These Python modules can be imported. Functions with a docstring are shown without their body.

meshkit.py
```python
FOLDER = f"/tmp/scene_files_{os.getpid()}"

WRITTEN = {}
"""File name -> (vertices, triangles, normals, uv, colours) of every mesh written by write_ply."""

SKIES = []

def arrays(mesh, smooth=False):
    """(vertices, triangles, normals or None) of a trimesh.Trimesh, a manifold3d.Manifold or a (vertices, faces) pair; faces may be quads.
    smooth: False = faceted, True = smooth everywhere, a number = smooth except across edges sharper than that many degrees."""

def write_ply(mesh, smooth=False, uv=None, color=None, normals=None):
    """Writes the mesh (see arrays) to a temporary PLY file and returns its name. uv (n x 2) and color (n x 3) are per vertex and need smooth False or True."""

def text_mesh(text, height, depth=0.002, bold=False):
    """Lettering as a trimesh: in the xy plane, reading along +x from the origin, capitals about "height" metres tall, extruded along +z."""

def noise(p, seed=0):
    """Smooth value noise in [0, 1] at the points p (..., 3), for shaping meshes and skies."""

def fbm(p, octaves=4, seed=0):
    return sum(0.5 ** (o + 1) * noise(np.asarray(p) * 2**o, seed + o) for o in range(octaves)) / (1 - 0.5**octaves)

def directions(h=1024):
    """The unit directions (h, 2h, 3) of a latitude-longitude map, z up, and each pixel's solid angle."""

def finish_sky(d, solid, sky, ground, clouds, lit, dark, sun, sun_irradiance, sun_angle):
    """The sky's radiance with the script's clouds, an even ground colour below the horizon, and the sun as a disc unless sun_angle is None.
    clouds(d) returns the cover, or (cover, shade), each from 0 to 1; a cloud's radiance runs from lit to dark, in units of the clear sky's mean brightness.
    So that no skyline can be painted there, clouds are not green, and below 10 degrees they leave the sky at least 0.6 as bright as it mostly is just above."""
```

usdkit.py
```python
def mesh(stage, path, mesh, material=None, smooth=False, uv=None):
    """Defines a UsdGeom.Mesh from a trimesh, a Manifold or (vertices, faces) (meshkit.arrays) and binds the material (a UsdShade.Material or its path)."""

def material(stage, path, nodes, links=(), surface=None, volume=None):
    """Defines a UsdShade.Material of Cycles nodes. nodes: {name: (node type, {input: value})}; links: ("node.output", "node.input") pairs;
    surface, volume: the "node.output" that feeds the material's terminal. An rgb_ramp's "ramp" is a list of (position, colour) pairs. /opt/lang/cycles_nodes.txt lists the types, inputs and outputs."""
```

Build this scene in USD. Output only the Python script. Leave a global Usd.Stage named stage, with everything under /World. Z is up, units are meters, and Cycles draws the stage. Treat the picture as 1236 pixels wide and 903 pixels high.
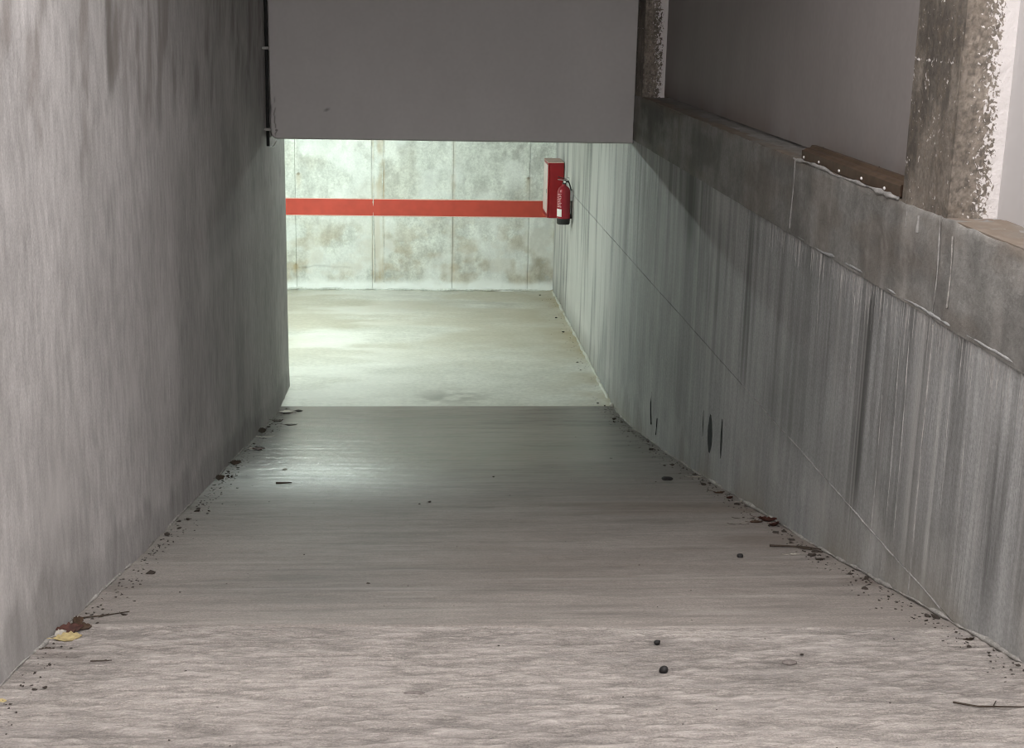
import math, random
import numpy as np, trimesh, manifold3d, usdkit, meshkit
from pxr import Usd, UsdGeom, UsdLux, UsdShade, Gf, Sdf, Vt

stage = Usd.Stage.CreateInMemory()
UsdGeom.SetStageUpAxis(stage, 'Z')
UsdGeom.SetStageMetersPerUnit(stage, 1.0)
UsdGeom.Xform.Define(stage, '/World')

# ------------------------------------------------------------------ camera
F_PX, PITCH, YAW, ROLL = 1720.0, 0.25409, 0.08013, -0.02139
EYE = (0.0, 0.0, 3.35)                       # metres above the garage floor
cam = UsdGeom.Camera.Define(stage, '/World/camera')
fw = np.array([math.sin(YAW)*math.cos(PITCH), math.cos(YAW)*math.cos(PITCH), -math.sin(PITCH)])
r_ = np.array([math.cos(YAW), -math.sin(YAW), 0.0]); u_ = np.cross(r_, fw)
cx = r_*math.cos(ROLL) - u_*math.sin(ROLL); cy = u_*math.cos(ROLL) + r_*math.sin(ROLL)
cam.AddTransformOp().Set(Gf.Matrix4d(*cx, 0, *cy, 0, *(-fw), 0, *EYE, 1))
cam.CreateHorizontalApertureAttr(36.0)
cam.CreateVerticalApertureAttr(36.0*903/1236)
cam.CreateFocalLengthAttr(36.0*F_PX/1236)
cam.CreateClippingRangeAttr(Gf.Vec2f(0.05, 500))
cam.CreateExposureAttr(0.0)

# ------------------------------------------------------------------ light
dome = UsdLux.DomeLight.Define(stage, '/World/sky')          # an even overcast sky
dome.CreateColorAttr(Gf.Vec3f(1.0, 0.955, 0.945))
dome.CreateIntensityAttr(1.3)
TUBE_POWER = 760.0                                            # emission of the garage's fluorescent tubes
ROOF_Y = 5.2                                                 # the building overhangs the ramp from here on
ROOF_Z = 5.0

# ------------------------------------------------------------------ helpers
rng = np.random.default_rng(7)
used = {}
def numbered(parent, name):
    key = (parent, name); k = used.get(key, -1) + 1; used[key] = k
    return name if k == 0 else f'{name}_{k:03d}'
def ppath(parent):
    return '/World' if parent is None else (str(parent.GetPath()) if hasattr(parent, 'GetPath') else parent)
def tag(o, label=None, cat=None, group=None, kind=None):
    o = o.GetPrim()
    for k, v in (('label', label), ('category', cat), ('group', group), ('kind', kind)):
        if v: o.SetCustomDataByKey(k, v)
    return o
def obj(name, mesh, mat, parent=None, smooth=False, stain=None, **kw):
    pp = ppath(parent)
    m = usdkit.mesh(stage, f'{pp}/{numbered(pp, name)}', mesh, mat, smooth)
    if stain is not None:
        UsdGeom.PrimvarsAPI(m).CreatePrimvar('stain', Sdf.ValueTypeNames.Color3fArray, 'vertex').Set(
            Vt.Vec3fArray.FromNumpy(np.clip(stain, 0, 1).astype(np.float32)))
    tag(m, **kw)
    return m
def thing(name, loc, label, cat, group=None, kind=None):
    x = UsdGeom.Xform.Define(stage, '/World/' + numbered('/World', name))
    x.AddTranslateOp().Set(Gf.Vec3d(*map(float, loc)))
    tag(x, label, cat, group, kind)
    return x
def structure(name, label):
    x = UsdGeom.Xform.Define(stage, '/World/' + numbered('/World', name))
    tag(x, label=label, kind='structure')
    return x
def box(x0, x1, y0, y1, z0, z1):
    m = trimesh.creation.box([x1-x0, y1-y0, z1-z0]); m.apply_translation([(x0+x1)/2, (y0+y1)/2, (z0+z1)/2]); return m
def rbox(x0, x1, y0, y1, z0, z1, r=0.004, n=8):
    s = [manifold3d.Manifold.sphere(r, n).translate([x, y, z]) for x in (x0+r, x1-r) for y in (y0+r, y1-r) for z in (z0+r, z1-r)]
    return manifold3d.Manifold.batch_hull(s)
def cat_(ms): return trimesh.util.concatenate(ms)
def totri(m):
    v, f, _ = meshkit.arrays(m); return trimesh.Trimesh(v, f, process=False)
def lathe(profile, n=28, centre=(0, 0, 0)):
    m = trimesh.creation.revolve(np.array(profile, float), sections=n); m.apply_translation(centre); return m
def tube(pts, r, n=8):
    pts = np.asarray(pts, float); r = np.broadcast_to(r, len(pts)); V = []; F = []
    T = np.gradient(pts, axis=0); T /= np.maximum(np.linalg.norm(T, axis=1, keepdims=True), 1e-9)
    ref = np.array([0, 0, 1.0]) if abs(T[:, 2]).mean() < .8 else np.array([1.0, 0, 0])
    for p, t, rr in zip(pts, T, r):
        a = np.cross(t, ref); a /= np.linalg.norm(a); b = np.cross(t, a)
        for k in range(n):
            w = 2*math.pi*k/n; V.append(p + rr*(a*math.cos(w) + b*math.sin(w)))
    for i in range(len(pts)-1):
        for k in range(n):
            q = [i*n+k, i*n+(k+1) % n, (i+1)*n+(k+1) % n, (i+1)*n+k]; F += [[q[0], q[2], q[1]], [q[0], q[3], q[2]]]
    V += [pts[0], pts[-1]]; c0, c1 = len(V)-2, len(V)-1
    for k in range(n):
        F.append([c0, k, (k+1) % n]); F.append([c1, (len(pts)-1)*n+(k+1) % n, (len(pts)-1)*n+k])
    m = trimesh.Trimesh(np.array(V), np.array(F), process=False); trimesh.repair.fix_normals(m); return m
def fbm(x, y, z=0.0, o=4, seed=0):
    x, y, z = np.broadcast_arrays(np.asarray(x, float), y, z)
    return meshkit.fbm(np.stack([x, y, z], -1), o, seed)
def sstep(a, b, x):
    t = np.clip((x-a)/(b-a), 0, 1); return t*t*(3-2*t)
def sheet(P, back, stain=None):
    """A closed block: front surface P (nu, nv, 3), sides and a flat back at offset `back`. Returns mesh and the stain per vertex."""
    nu, nv = P.shape[:2]; V = P.reshape(-1, 3); idx = np.arange(nu*nv).reshape(nu, nv)
    q = np.stack([idx[:-1, :-1], idx[1:, :-1], idx[1:, 1:], idx[:-1, 1:]], -1).reshape(-1, 4)
    n = np.cross(P[1, 0]-P[0, 0], P[0, 1]-P[0, 0]); back = np.asarray(back, float)
    flip = n @ back > 0
    ring = np.concatenate([idx[:, 0], idx[-1, 1:], idx[-2::-1, -1], idx[0, -2:0:-1]])
    A = V[ring]; B = A + back; k = len(ring); base = len(V)
    r0 = np.arange(k); r1 = (r0+1) % k
    sides = np.stack([base+r0, base+k+r0, base+k+r1, base+r1], -1)
    C = A + back; c0 = base+2*k; cc = c0+k
    fan = np.stack([c0+r1, c0+r0, np.full(k, cc)], -1)
    f3 = lambda z: np.vstack([z[:, [0, 1, 2]], z[:, [0, 2, 3]]])
    F = np.vstack([f3(q), f3(sides), fan])
    if flip: F = F[:, ::-1]
    allV = np.vstack([V, A, B, C, (V.mean(0)+back)[None]])
    st = None
    if stain is not None:
        s = stain.reshape(-1, 3); st = np.vstack([s, s[ring], s[ring]*0, s[ring]*0, np.zeros((1, 3))])
    m = trimesh.Trimesh(allV, F, process=False)
    return m, st
def block(name, P, back, mat, parent=None, stain=None, **kw):
    m, st = sheet(P, back, stain)
    return obj(name, m, mat, parent, smooth=True, stain=st, **kw)
def ridge(pts, r, seed, step=0.012, power=1.6):
    """An irregular thread of leaked cement along a polyline."""
    pts = np.asarray(pts, float); d = np.r_[0, np.cumsum(np.linalg.norm(np.diff(pts, axis=0), axis=1))]
    s = np.arange(0, d[-1], step); p = np.stack([np.interp(s, d, pts[:, k]) for k in range(3)], 1)
    a = fbm(s*9, seed, o=4, seed=seed); p[:, 1:] += (np.stack([fbm(s*5, 3, seed=seed+1), fbm(s*5, 9, seed=seed+2)], 1)-.5)*r*2.2
    return tube(p, r*np.clip(2.2*a, .25, 2)**power*.7, 6)

# ------------------------------------------------------------------ materials
LOOKS = '/World/Looks'
def concrete(name, lo, hi, dark=(.05, .045, .04), brown=(.2, .13, .08), white=(.75, .74, .7), big=.8, stretch=(1, 1, 1), streak=0.25,
             streak_scale=(14, 14, .9), grain=60.0, grain_amt=.25, rough=.75, bump=.35, bump_dist=.004, bscale=(30, 30, 30), pits=0.0, spec=.35, polish=None, flecks=None, speck=0.0, speck_col=(.03, .03, .03), speck_scale=25):
    N = {'geo': ('geometry', {}),
         'mb': ('mapping', {'scale': tuple(big*s for s in stretch)}), 'nb': ('noise_texture', {'scale': 1.0, 'detail': 6.0, 'roughness': .6}),
         'rb': ('rgb_ramp', {'ramp': [(.30, lo), (.70, hi)]}),
         'ms': ('mapping', {'scale': streak_scale}), 'ns': ('noise_texture', {'scale': 1.0, 'detail': 5.0, 'roughness': .6}),
         'rs': ('rgb_ramp', {'ramp': [(.32, (1-streak,)*3), (.68, (1+streak*.6,)*3)]}),
         'x1': ('mix_color', {'blend_type': 'multiply', 'fac': 1.0}),
         'ng': ('noise_texture', {'scale': grain, 'detail': 4.0, 'roughness': .7}),
         'rg': ('rgb_ramp', {'ramp': [(.3, (1-grain_amt,)*3), (.7, (1+grain_amt,)*3)]}),
         'x2': ('mix_color', {'blend_type': 'multiply', 'fac': 1.0, 'use_clamp': False}),
         'st': ('attribute', {'attribute': 'stain'}), 'sep': ('separate_color', {}),
         'd': ('mix_color', {'blend_type': 'mix', 'b': dark}), 'br': ('mix_color', {'blend_type': 'mix', 'b': brown}), 'w': ('mix_color', {'blend_type': 'mix', 'b': white}),
         'mp': ('mapping', {'scale': bscale}), 'np': ('noise_texture', {'scale': 1.0, 'detail': 6.0, 'roughness': .65}),
         'bp': ('bump', {'strength': bump, 'distance': bump_dist}),
         'p': ('principled_bsdf', {'roughness': rough, 'specular_ior_level': spec})}
    L = [('geo.position', 'mb.vector'), ('mb.vector', 'nb.vector'), ('nb.fac', 'rb.fac'), ('geo.position', 'ms.vector'), ('ms.vector', 'ns.vector'), ('ns.fac', 'rs.fac'),
         ('rb.color', 'x1.a'), ('rs.color', 'x1.b'), ('geo.position', 'ng.vector'), ('ng.fac', 'rg.fac'), ('x1.result', 'x2.a'), ('rg.color', 'x2.b'),
         ('st.color', 'sep.color'), ('x2.result', 'd.a'), ('sep.r', 'd.fac'), ('d.result', 'br.a'), ('sep.g', 'br.fac'), ('br.result', 'w.a'), ('sep.b', 'w.fac'),
         ('geo.position', 'mp.vector'), ('mp.vector', 'np.vector'), ('np.fac', 'bp.height'), ('bp.normal', 'p.normal')]
    out = 'w.result'
    if speck:
        N['vs'] = ('noise_texture', {'scale': speck_scale, 'detail': 3.0, 'roughness': .6})
        N['rv'] = ('rgb_ramp', {'ramp': [(.66-.1*speck, (0, 0, 0)), (.70-.1*speck, (1, 1, 1))]})
        N['xs'] = ('mix_color', {'blend_type': 'mix', 'b': speck_col})
        L += [('geo.position', 'vs.vector'), ('vs.fac', 'rv.fac'), (out, 'xs.a'), ('rv.color', 'xs.fac')]; out = 'xs.result'
    if flecks:                                                   # paint left in flecks: the stain's blue says how much of it
        L.remove(('sep.b', 'w.fac'))
        N['mf'] = ('mapping', {'scale': flecks[0]}); N['nf'] = ('noise_texture', {'scale': 1.0, 'detail': 3.0, 'roughness': .6, 'distortion': .6}); N['ma'] = ('math', {'math_type': 'add'})
        N['rf'] = ('rgb_ramp', {'ramp': [(flecks[1], (0, 0, 0)), (flecks[1]+.03, (1, 1, 1))]}); N['mh'] = ('math', {'math_type': 'multiply', 'value2': .5})
        L += [('geo.position', 'mf.vector'), ('mf.vector', 'nf.vector'), ('nf.fac', 'ma.value1'), ('sep.b', 'ma.value2'), ('ma.value', 'mh.value1'), ('mh.value', 'rf.fac'), ('rf.color', 'w.fac')]
    if polish:                                                   # worn smooth from y0 towards y1
        N['sx'] = ('separate_xyz', {}); N['mr'] = ('map_range', {'range_type': 'smoothstep', 'from_min': polish[0], 'from_max': polish[1], 'to_min': polish[2], 'to_max': polish[3], 'clamp': True})
        L += [('geo.position', 'sx.vector'), ('sx.y', 'mr.value'), ('mr.result', 'p.roughness')]
    L.append((out, 'p.base_color'))
    return usdkit.material(stage, f'{LOOKS}/{name}', N, L, surface='p.BSDF')
def plain(name, col, rough=.5, spec=.5, metallic=0.0, var=0.12, scale=40.0, bump=.1, emit=None):
    N = {'geo': ('geometry', {}), 'n': ('noise_texture', {'scale': scale, 'detail': 4.0}),
         'r': ('rgb_ramp', {'ramp': [(.3, tuple(c*(1-var) for c in col)), (.7, tuple(min(1, c*(1+var)) for c in col))]}),
         'b': ('bump', {'strength': bump, 'distance': .002}),
         'p': ('principled_bsdf', {'roughness': rough, 'specular_ior_level': spec, 'metallic': metallic, **({'emission_color': col, 'emission_strength': emit} if emit else {})})}
    return usdkit.material(stage, f'{LOOKS}/{name}', N, [('geo.position', 'n.vector'), ('n.fac', 'r.fac'), ('r.color', 'p.base_color'), ('n.fac', 'b.height'), ('b.normal', 'p.normal')], surface='p.BSDF')

M = {}
M['left'] = concrete('rendered_wall', (.40, .387, .38), (.54, .523, .515), dark=(.16, .155, .145), brown=(.2, .15, .12), white=(.6, .58, .57), big=1.6, stretch=(1, 1, .6), streak=.19, streak_scale=(24, 24, 8),
                     grain=110, grain_amt=.16, rough=.8, bump=.8, bump_dist=.005, bscale=(45, 45, 30), spec=.25)
M['right'] = concrete('board_marked_wall', (.26, .266, .264), (.40, .403, .398), dark=(.07, .07, .068), brown=(.26, .22, .16), white=(.62, .61, .59), big=.9, stretch=(1, 1, .45), streak=.15, streak_scale=(24, 24, 2.0),
                      grain=80, grain_amt=.22, rough=.7, bump=.8, bump_dist=.005, bscale=(80, 80, 4.5), spec=.35)
M['slab'] = concrete('slab_edge', (.19, .187, .175), (.29, .285, .27), dark=(.06, .055, .05), brown=(.19, .15, .115), white=(.6, .57, .53), big=1.6, streak=.25, streak_scale=(6, 6, 3),
                     grain=45, grain_amt=.2, rough=.8, bump=.7, bump_dist=.006, bscale=(40, 26, 40), spec=.3)
M['garage'] = concrete('garage_wall', (.56, .58, .54), (.74, .76, .72), dark=(.16, .16, .14), brown=(.42, .34, .22), white=(.82, .84, .82), big=1.5, stretch=(1, 1, .8), streak=.2, streak_scale=(9, 9, 4),
                       grain=45, grain_amt=.20, rough=.75, bump=.4, bump_dist=.004, bscale=(26, 26, 18), spec=.3)
M['floor'] = concrete('garage_floor', (.52, .52, .46), (.66, .66, .61), dark=(.2, .195, .17), brown=(.40, .35, .24), white=(.78, .78, .74), big=1.6, stretch=(.6, 1.0, 1), streak=.07, streak_scale=(3, 6, 1),
                      grain=22, grain_amt=.14, rough=.5, bump=.2, bump_dist=.003, bscale=(12, 30, 12), spec=.4)
M['ramp'] = concrete('ramp_concrete', (.275, .248, .226), (.375, .340, .310), dark=(.075, .07, .066), brown=(.16, .12, .10), white=(.52, .48, .45), big=1.3, stretch=(.5, 1.6, 1), streak=.30, streak_scale=(40, 130, 20),
                     grain=170, grain_amt=.40, rough=.7, bump=1.0, bump_dist=.008, bscale=(60, 130, 60), spec=.5)
M['ramp_low'] = concrete('ramp_lower_concrete', (.27, .238, .214), (.36, .322, .292), dark=(.07, .064, .059), brown=(.17, .125, .10), white=(.46, .43, .40), big=1.3, stretch=(.5, 1.6, 1), streak=.15, streak_scale=(14, 60, 10),
                     grain=130, grain_amt=.38, rough=.30, bump=.75, bump_dist=.0025, bscale=(60, 90, 60), spec=.6, polish=(6.5, 9.2, .66, .25))
M['lintel'] = concrete('painted_render', (.50, .482, .473), (.56, .542, .533), big=.6, streak=.04, streak_scale=(3, 3, 2), grain=30, grain_amt=.03, rough=.7, bump=.15, bump_dist=.002, bscale=(30, 30, 20), spec=.3, dark=(.12, .11, .1))
M['infill'] = concrete('smooth_render', (.27, .248, .24), (.33, .305, .297), big=.5, streak=.06, streak_scale=(3, 3, 1), grain=30, grain_amt=.04, rough=.75, bump=.15, bump_dist=.002, bscale=(20, 20, 12), spec=.3, dark=(.12, .1, .09), brown=(.3, .2, .14), white=(.58, .57, .57))
M['column'] = concrete('column_concrete', (.17, .145, .12), (.30, .265, .225), big=5, streak=.3, streak_scale=(12, 12, 3), grain=45, grain_amt=.35, rough=.8, bump=.9, bump_dist=.008, bscale=(35, 35, 35), spec=.3,
                       dark=(.05, .045, .04), brown=(.2, .16, .12), white=(.70, .67, .66), flecks=((75, 75, 60), .50))
M['ceil'] = concrete('ceiling_concrete', (.3, .29, .28), (.4, .39, .38), big=.8, streak=.1, grain=30, grain_amt=.1)
M['asphalt'] = concrete('street_surface', (.2, .195, .19), (.28, .27, .265), big=.6, streak=.1, grain=60, grain_amt=.3)
M['mortar'] = concrete('mortar', (.22, .21, .195), (.40, .385, .36), big=12, streak=.2, streak_scale=(20, 20, 20), grain=60, grain_amt=.3, bump=.8, bump_dist=.006, bscale=(60, 60, 60))
M['laitance'] = concrete('leaked_cement', (.25, .245, .235), (.38, .37, .355), big=10, streak=.2, streak_scale=(20, 20, 20), grain=60, grain_amt=.2, bump=.5)
M['stripe'] = plain('red_wall_paint', (.47, .060, .038), .55, .4, var=.10, scale=9, bump=.1)
M['pinkedge'] = plain('scraped_paint', (.72, .48, .42), .7, .3, var=.15, scale=25)
M['red'] = plain('red_enamel', (.27, .004, .008), .35, .5, var=.08, scale=12, bump=.02)
M['extred'] = plain('extinguisher_red', (.31, .012, .025), .28, .5, var=.05, scale=12, bump=.0)
M['dust'] = plain('dusty_pink_top', (.62, .44, .40), .8, .2, var=.12, scale=50)
M['door'] = plain('pale_door', (.72, .60, .58), .4, .4, var=.06, scale=14)
M['black'] = plain('black_plastic', (.012, .012, .013), .45, .5)
M['steel'] = plain('grey_steel', (.5, .5, .5), .35, .5, metallic=.9)
M['paper'] = plain('white_print', (.85, .83, .82), .6, .3, var=.04)
M['pinkprint'] = plain('faded_print', (.80, .52, .55), .6, .3, var=.1)
M['board'] = plain('brown_board', (.078, .052, .034), .6, .4, var=.25, scale=18, bump=.3)
M['boardend'] = plain('dark_board_end', (.05, .03, .02), .8, .2)
M['cable'] = plain('black_cable', (.010, .010, .010), .6, .3)
M['clip'] = plain('grey_clip', (.4, .39, .38), .5, .4)
M['scuff'] = plain('rubber_scuff', (.022, .024, .026), .75, .2, var=.4, scale=60)
M['tube'] = plain('fluorescent_tube', (.87, 1.0, .93), .5, .5, emit=TUBE_POWER)
M['white'] = plain('white_enamel', (.8, .8, .78), .4, .5)
M['yellow_leaf'] = plain('yellow_leaf', (.38, .31, .15), .6, .3, var=.35, scale=60, bump=.4)
M['brown_leaf'] = plain('brown_leaf', (.06, .036, .022), .7, .3, var=.4, scale=60, bump=.4)
M['red_leaf'] = plain('russet_leaf', (.055, .020, .014), .65, .3, var=.4, scale=60, bump=.4)
M['dark_leaf'] = plain('dark_leaf', (.045, .033, .024), .75, .3, var=.4, scale=60, bump=.4)
M['pale_leaf'] = plain('bleached_leaf', (.44, .41, .36), .7, .3, var=.2, scale=60, bump=.3)
M['pebble'] = plain('black_pebble', (.012, .011, .011), .6, .4, var=.3, scale=90)
M['stone'] = plain('grey_stone_flake', (.16, .14, .13), .8, .3, var=.3, scale=90)
gm = {'geo': ('geometry', {}), 'r': ('rgb_ramp', {'ramp': [(0, (.03, .022, .016)), (.45, (.07, .05, .038)), (.7, (.15, .08, .05)), (.82, (.2, .18, .16)), (1, (.55, .52, .47))]}), 'p': ('principled_bsdf', {'roughness': .8})}
M['grit'] = usdkit.material(stage, f'{LOOKS}/grit', gm, [('geo.random_per_island', 'r.fac'), ('r.color', 'p.base_color')], surface='p.BSDF')

# ------------------------------------------------------------------ levels measured from the photograph
XL, XR, YF = -1.0, 1.821, 16.81
KR = np.array([[-2, 2.05], [.4, 2.03], [1.6, 1.89], [3.0, 1.645], [3.703, 1.507], [3.91, 1.467], [4.234, 1.397], [4.609, 1.313], [4.957, 1.239], [5.356, 1.151], [5.823, 1.055], [6.371, .945], [6.935, .834],
               [7.603, .703], [8.28, .566], [9.386, .357], [10.62, .14], [11.3, .045], [11.74, .006]])
def xl(y): return np.interp(y, [-2, 9.4, 10.9, 11.4, 12.42], [-1.092, -1.092, -1.062, -1.035, -1.0])    # the left wall is not quite parallel
def rz(x, y): return np.interp(np.asarray(y, float), KR[:, 0], KR[:, 1]) + 0*np.asarray(x, float)

# ------------------------------------------------------------------ ramp
def ramp_relief(X, Y):
    near = 1-sstep(4.26, 4.30, Y+.072*X)
    a = fbm(X*11+Y*1.5, Y*46, o=4, seed=3)-.5
    b = fbm(X*24, Y*75, o=2, seed=5)-.5
    c = fbm(X*3, Y*14, o=3, seed=6)-.5
    far = fbm(X*3, Y*15, o=4, seed=9)-.5
    return near*(.016*a+.008*b+.002*c) + (1-near)*(.008*far + .0025*b)
ramp = structure('ramp', 'sloping rough concrete driveway ramp down to the garage')
def pour(ys, xs, mat, label):
    Y, X = np.meshgrid(ys, xs, indexing='ij'); Y = Y-.072*X*np.exp(-((Y-4.29)/1.2)**2)      # the pour joint runs slightly askew
    edge = np.minimum(X-xl(Y), XR-X)
    Z = rz(X, Y) + ramp_relief(X, Y)*sstep(11.74, 11.5, Y)
    Z = Z-.006*np.exp(-((Y+.072*X-4.29)/.008)**2)          # pour joint across the ramp
    P = np.stack([X, Y, Z], -1)
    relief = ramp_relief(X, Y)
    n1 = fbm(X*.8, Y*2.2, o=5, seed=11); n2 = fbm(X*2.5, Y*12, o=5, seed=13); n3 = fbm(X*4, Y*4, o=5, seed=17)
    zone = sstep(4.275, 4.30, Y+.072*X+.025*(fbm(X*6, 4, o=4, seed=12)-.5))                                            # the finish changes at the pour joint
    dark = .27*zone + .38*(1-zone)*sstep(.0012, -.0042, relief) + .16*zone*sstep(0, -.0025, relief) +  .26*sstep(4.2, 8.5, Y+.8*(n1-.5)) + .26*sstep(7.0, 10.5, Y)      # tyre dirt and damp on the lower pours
    dark += (.18*sstep(.50, .72, n2)*zone + .15*sstep(.5, .7, n1))
    tyre = np.exp(-((X+.35)/.42)**2) + .55*np.exp(-((X-1.0)/.4)**2)
    dark += .15*tyre*sstep(3.8, 5.5, Y)*sstep(.3, .6, n1)
    dark += .45*sstep(.55, .75, n3)*np.exp(-np.maximum(edge, 0)/.10)
    streaks = fbm(X*.5+3, Y*16, o=4, seed=23)
    dark += .16*sstep(.60, .74, streaks)*zone
    brown = .42*sstep(.35, .75, n1)*sstep(4.0, 6.5, Y)*sstep(9.5, 6.5, Y)*sstep(-.3, .9, X) + .3*sstep(.55, .75, n3)*np.exp(-np.maximum(edge, 0)/.15)
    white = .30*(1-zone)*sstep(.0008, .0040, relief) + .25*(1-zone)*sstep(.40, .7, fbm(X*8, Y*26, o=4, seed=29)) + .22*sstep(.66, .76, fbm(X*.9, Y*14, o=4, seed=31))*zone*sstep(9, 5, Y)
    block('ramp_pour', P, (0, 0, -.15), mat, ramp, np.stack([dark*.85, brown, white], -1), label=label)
pour(np.concatenate([np.arange(-2, 2.6, .1), np.arange(2.6, 4.29, .005), [4.29]]), np.arange(-1.13, XR+.0301, .009), M['ramp'], 'rough pale upper pour of the ramp')
pour(np.concatenate([np.arange(4.29, 5.5, .010), np.arange(5.5, 11.7, .018), [11.722, 11.74]]), np.arange(-1.13, XR+.0301, .014), M['ramp_low'], 'smoother darker lower pour of the ramp')
# ------------------------------------------------------------------ garage floor, street
ys = np.arange(11.735, 16.95, .03); xs = np.arange(-3.4, XR+.05, .03)
Y, X = np.meshgrid(ys, xs, indexing='ij')
edge = np.minimum(XR-X, YF-Y); n = fbm(X*1.2, Y*3, o=5, seed=41); n3 = fbm(X*3, Y*3, o=5, seed=43)
dark = .75*sstep(.35, .62, fbm(X*7, Y*12, o=4, seed=46))*np.exp(-(((X-.42)/.32)**2+((Y-12.05)/.22)**2)) + .35*sstep(.52, .7, n)*sstep(15, 16.6, Y) + .3*sstep(.5, .7, n3)*np.exp(-np.maximum(edge, 0)/.12)
brown = .75*np.exp(-np.maximum(XR-X, 0)/.28)*sstep(.25, .6, n3) + .45*sstep(.40, .65, fbm(X*.9, Y*2, o=4, seed=47))*sstep(12.6, 14.5, Y)
white = .5*sstep(.42, .62, n)*np.exp(-((X+.7)/.9)**2)
Z = .004*(fbm(X*2, Y*2, seed=49)-.5) + .03*np.exp(-np.maximum(XR-X, 0)/.05)*fbm(X*3, Y*6, seed=50) + .035*np.exp(-np.maximum(YF-Y, 0)/.06)*fbm(X*5, 3, seed=51)
floor = structure('floor', 'pale smooth concrete garage floor')
block('floor_slab', np.stack([X, Y, Z], -1), (0, 0, -.2), M['floor'], floor, np.stack([dark, brown, white], -1))
obj('floor_slab', box(-9, -3.4, 12.2, YF+.1, -.2, 0), M['floor'], floor)
g = structure('ground', 'street level behind the camera')
obj('street', cat_([box(-12, 12, -14, -2, 1.9, 2.1)]), M['asphalt'], g)

# ------------------------------------------------------------------ left wall
def lfront(y, z):
    return xl(y) + .008*(fbm(y*1.2, z*1.2, o=3, seed=61)-.5) + .010*sstep(.25, 0, z-rz(XL, y))*fbm(y*3, z*3, seed=62)
WL_END = 12.42
ys = np.concatenate([np.arange(-2, 2.6, .1), np.arange(2.6, WL_END, .022), [WL_END]]); zs = np.concatenate([np.arange(-.1, 3.5, .022), np.arange(3.5, ROOF_Z+.01, .1)])
Y, Zg = np.meshgrid(ys, zs, indexing='ij')
base = rz(XL, Y); hgt = Zg-base
P = np.stack([lfront(Y, Zg), Y, Zg], -1)
damp_h = .02+.20*fbm(Y*2.2, 1, o=5, seed=63)+.10*fbm(Y*9, 2, o=3, seed=64)
v1 = fbm(Y*7+.6*np.sin(Zg*3), Zg*3.2+1.5*fbm(Y*3, Zg*2, seed=69), o=5, seed=65); v2 = fbm(Y*1.1, Zg*1.3, o=5, seed=66)
dark = .34*sstep(damp_h+.03, damp_h-.05, hgt)*(.6+.6*fbm(Y*8, Zg*8, seed=67))
cloud = 2.55+.45*fbm(Y*1.2, 4, o=5, seed=68)+.2*fbm(Y*7, 9, o=3, seed=70)                   # run-off stains under the top of the wall
dark += .24*sstep(.40, .68, v1)*sstep(cloud-.45, cloud+.15, Zg) + .22*sstep(.46, .70, v2) + .16*sstep(.55, .75, v1)
dark += .5*np.exp(-((Y-5.55)/.16)**2)*sstep(2.7, 3.0, Zg)*sstep(.35, .6, v1)
brown = .25*sstep(.5, .75, v1)*sstep(2.6, 3.1, Zg)
band = np.exp(-((Zg-(1.75+.06*fbm(Y, 3, seed=71)))/.10)**2)
white = .30*band*sstep(.35, .6, fbm(Y*3, Zg*4, seed=72)) + .16*sstep(.52, .72, fbm(Y*5, Zg*1.2, o=4, seed=73))
wl = structure('wall_left', 'grey rendered concrete wall along the left side of the ramp')
block('wall_face', P, (-.25, 0, 0), M['left'], wl, np.stack([dark, brown, white], -1))
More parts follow.
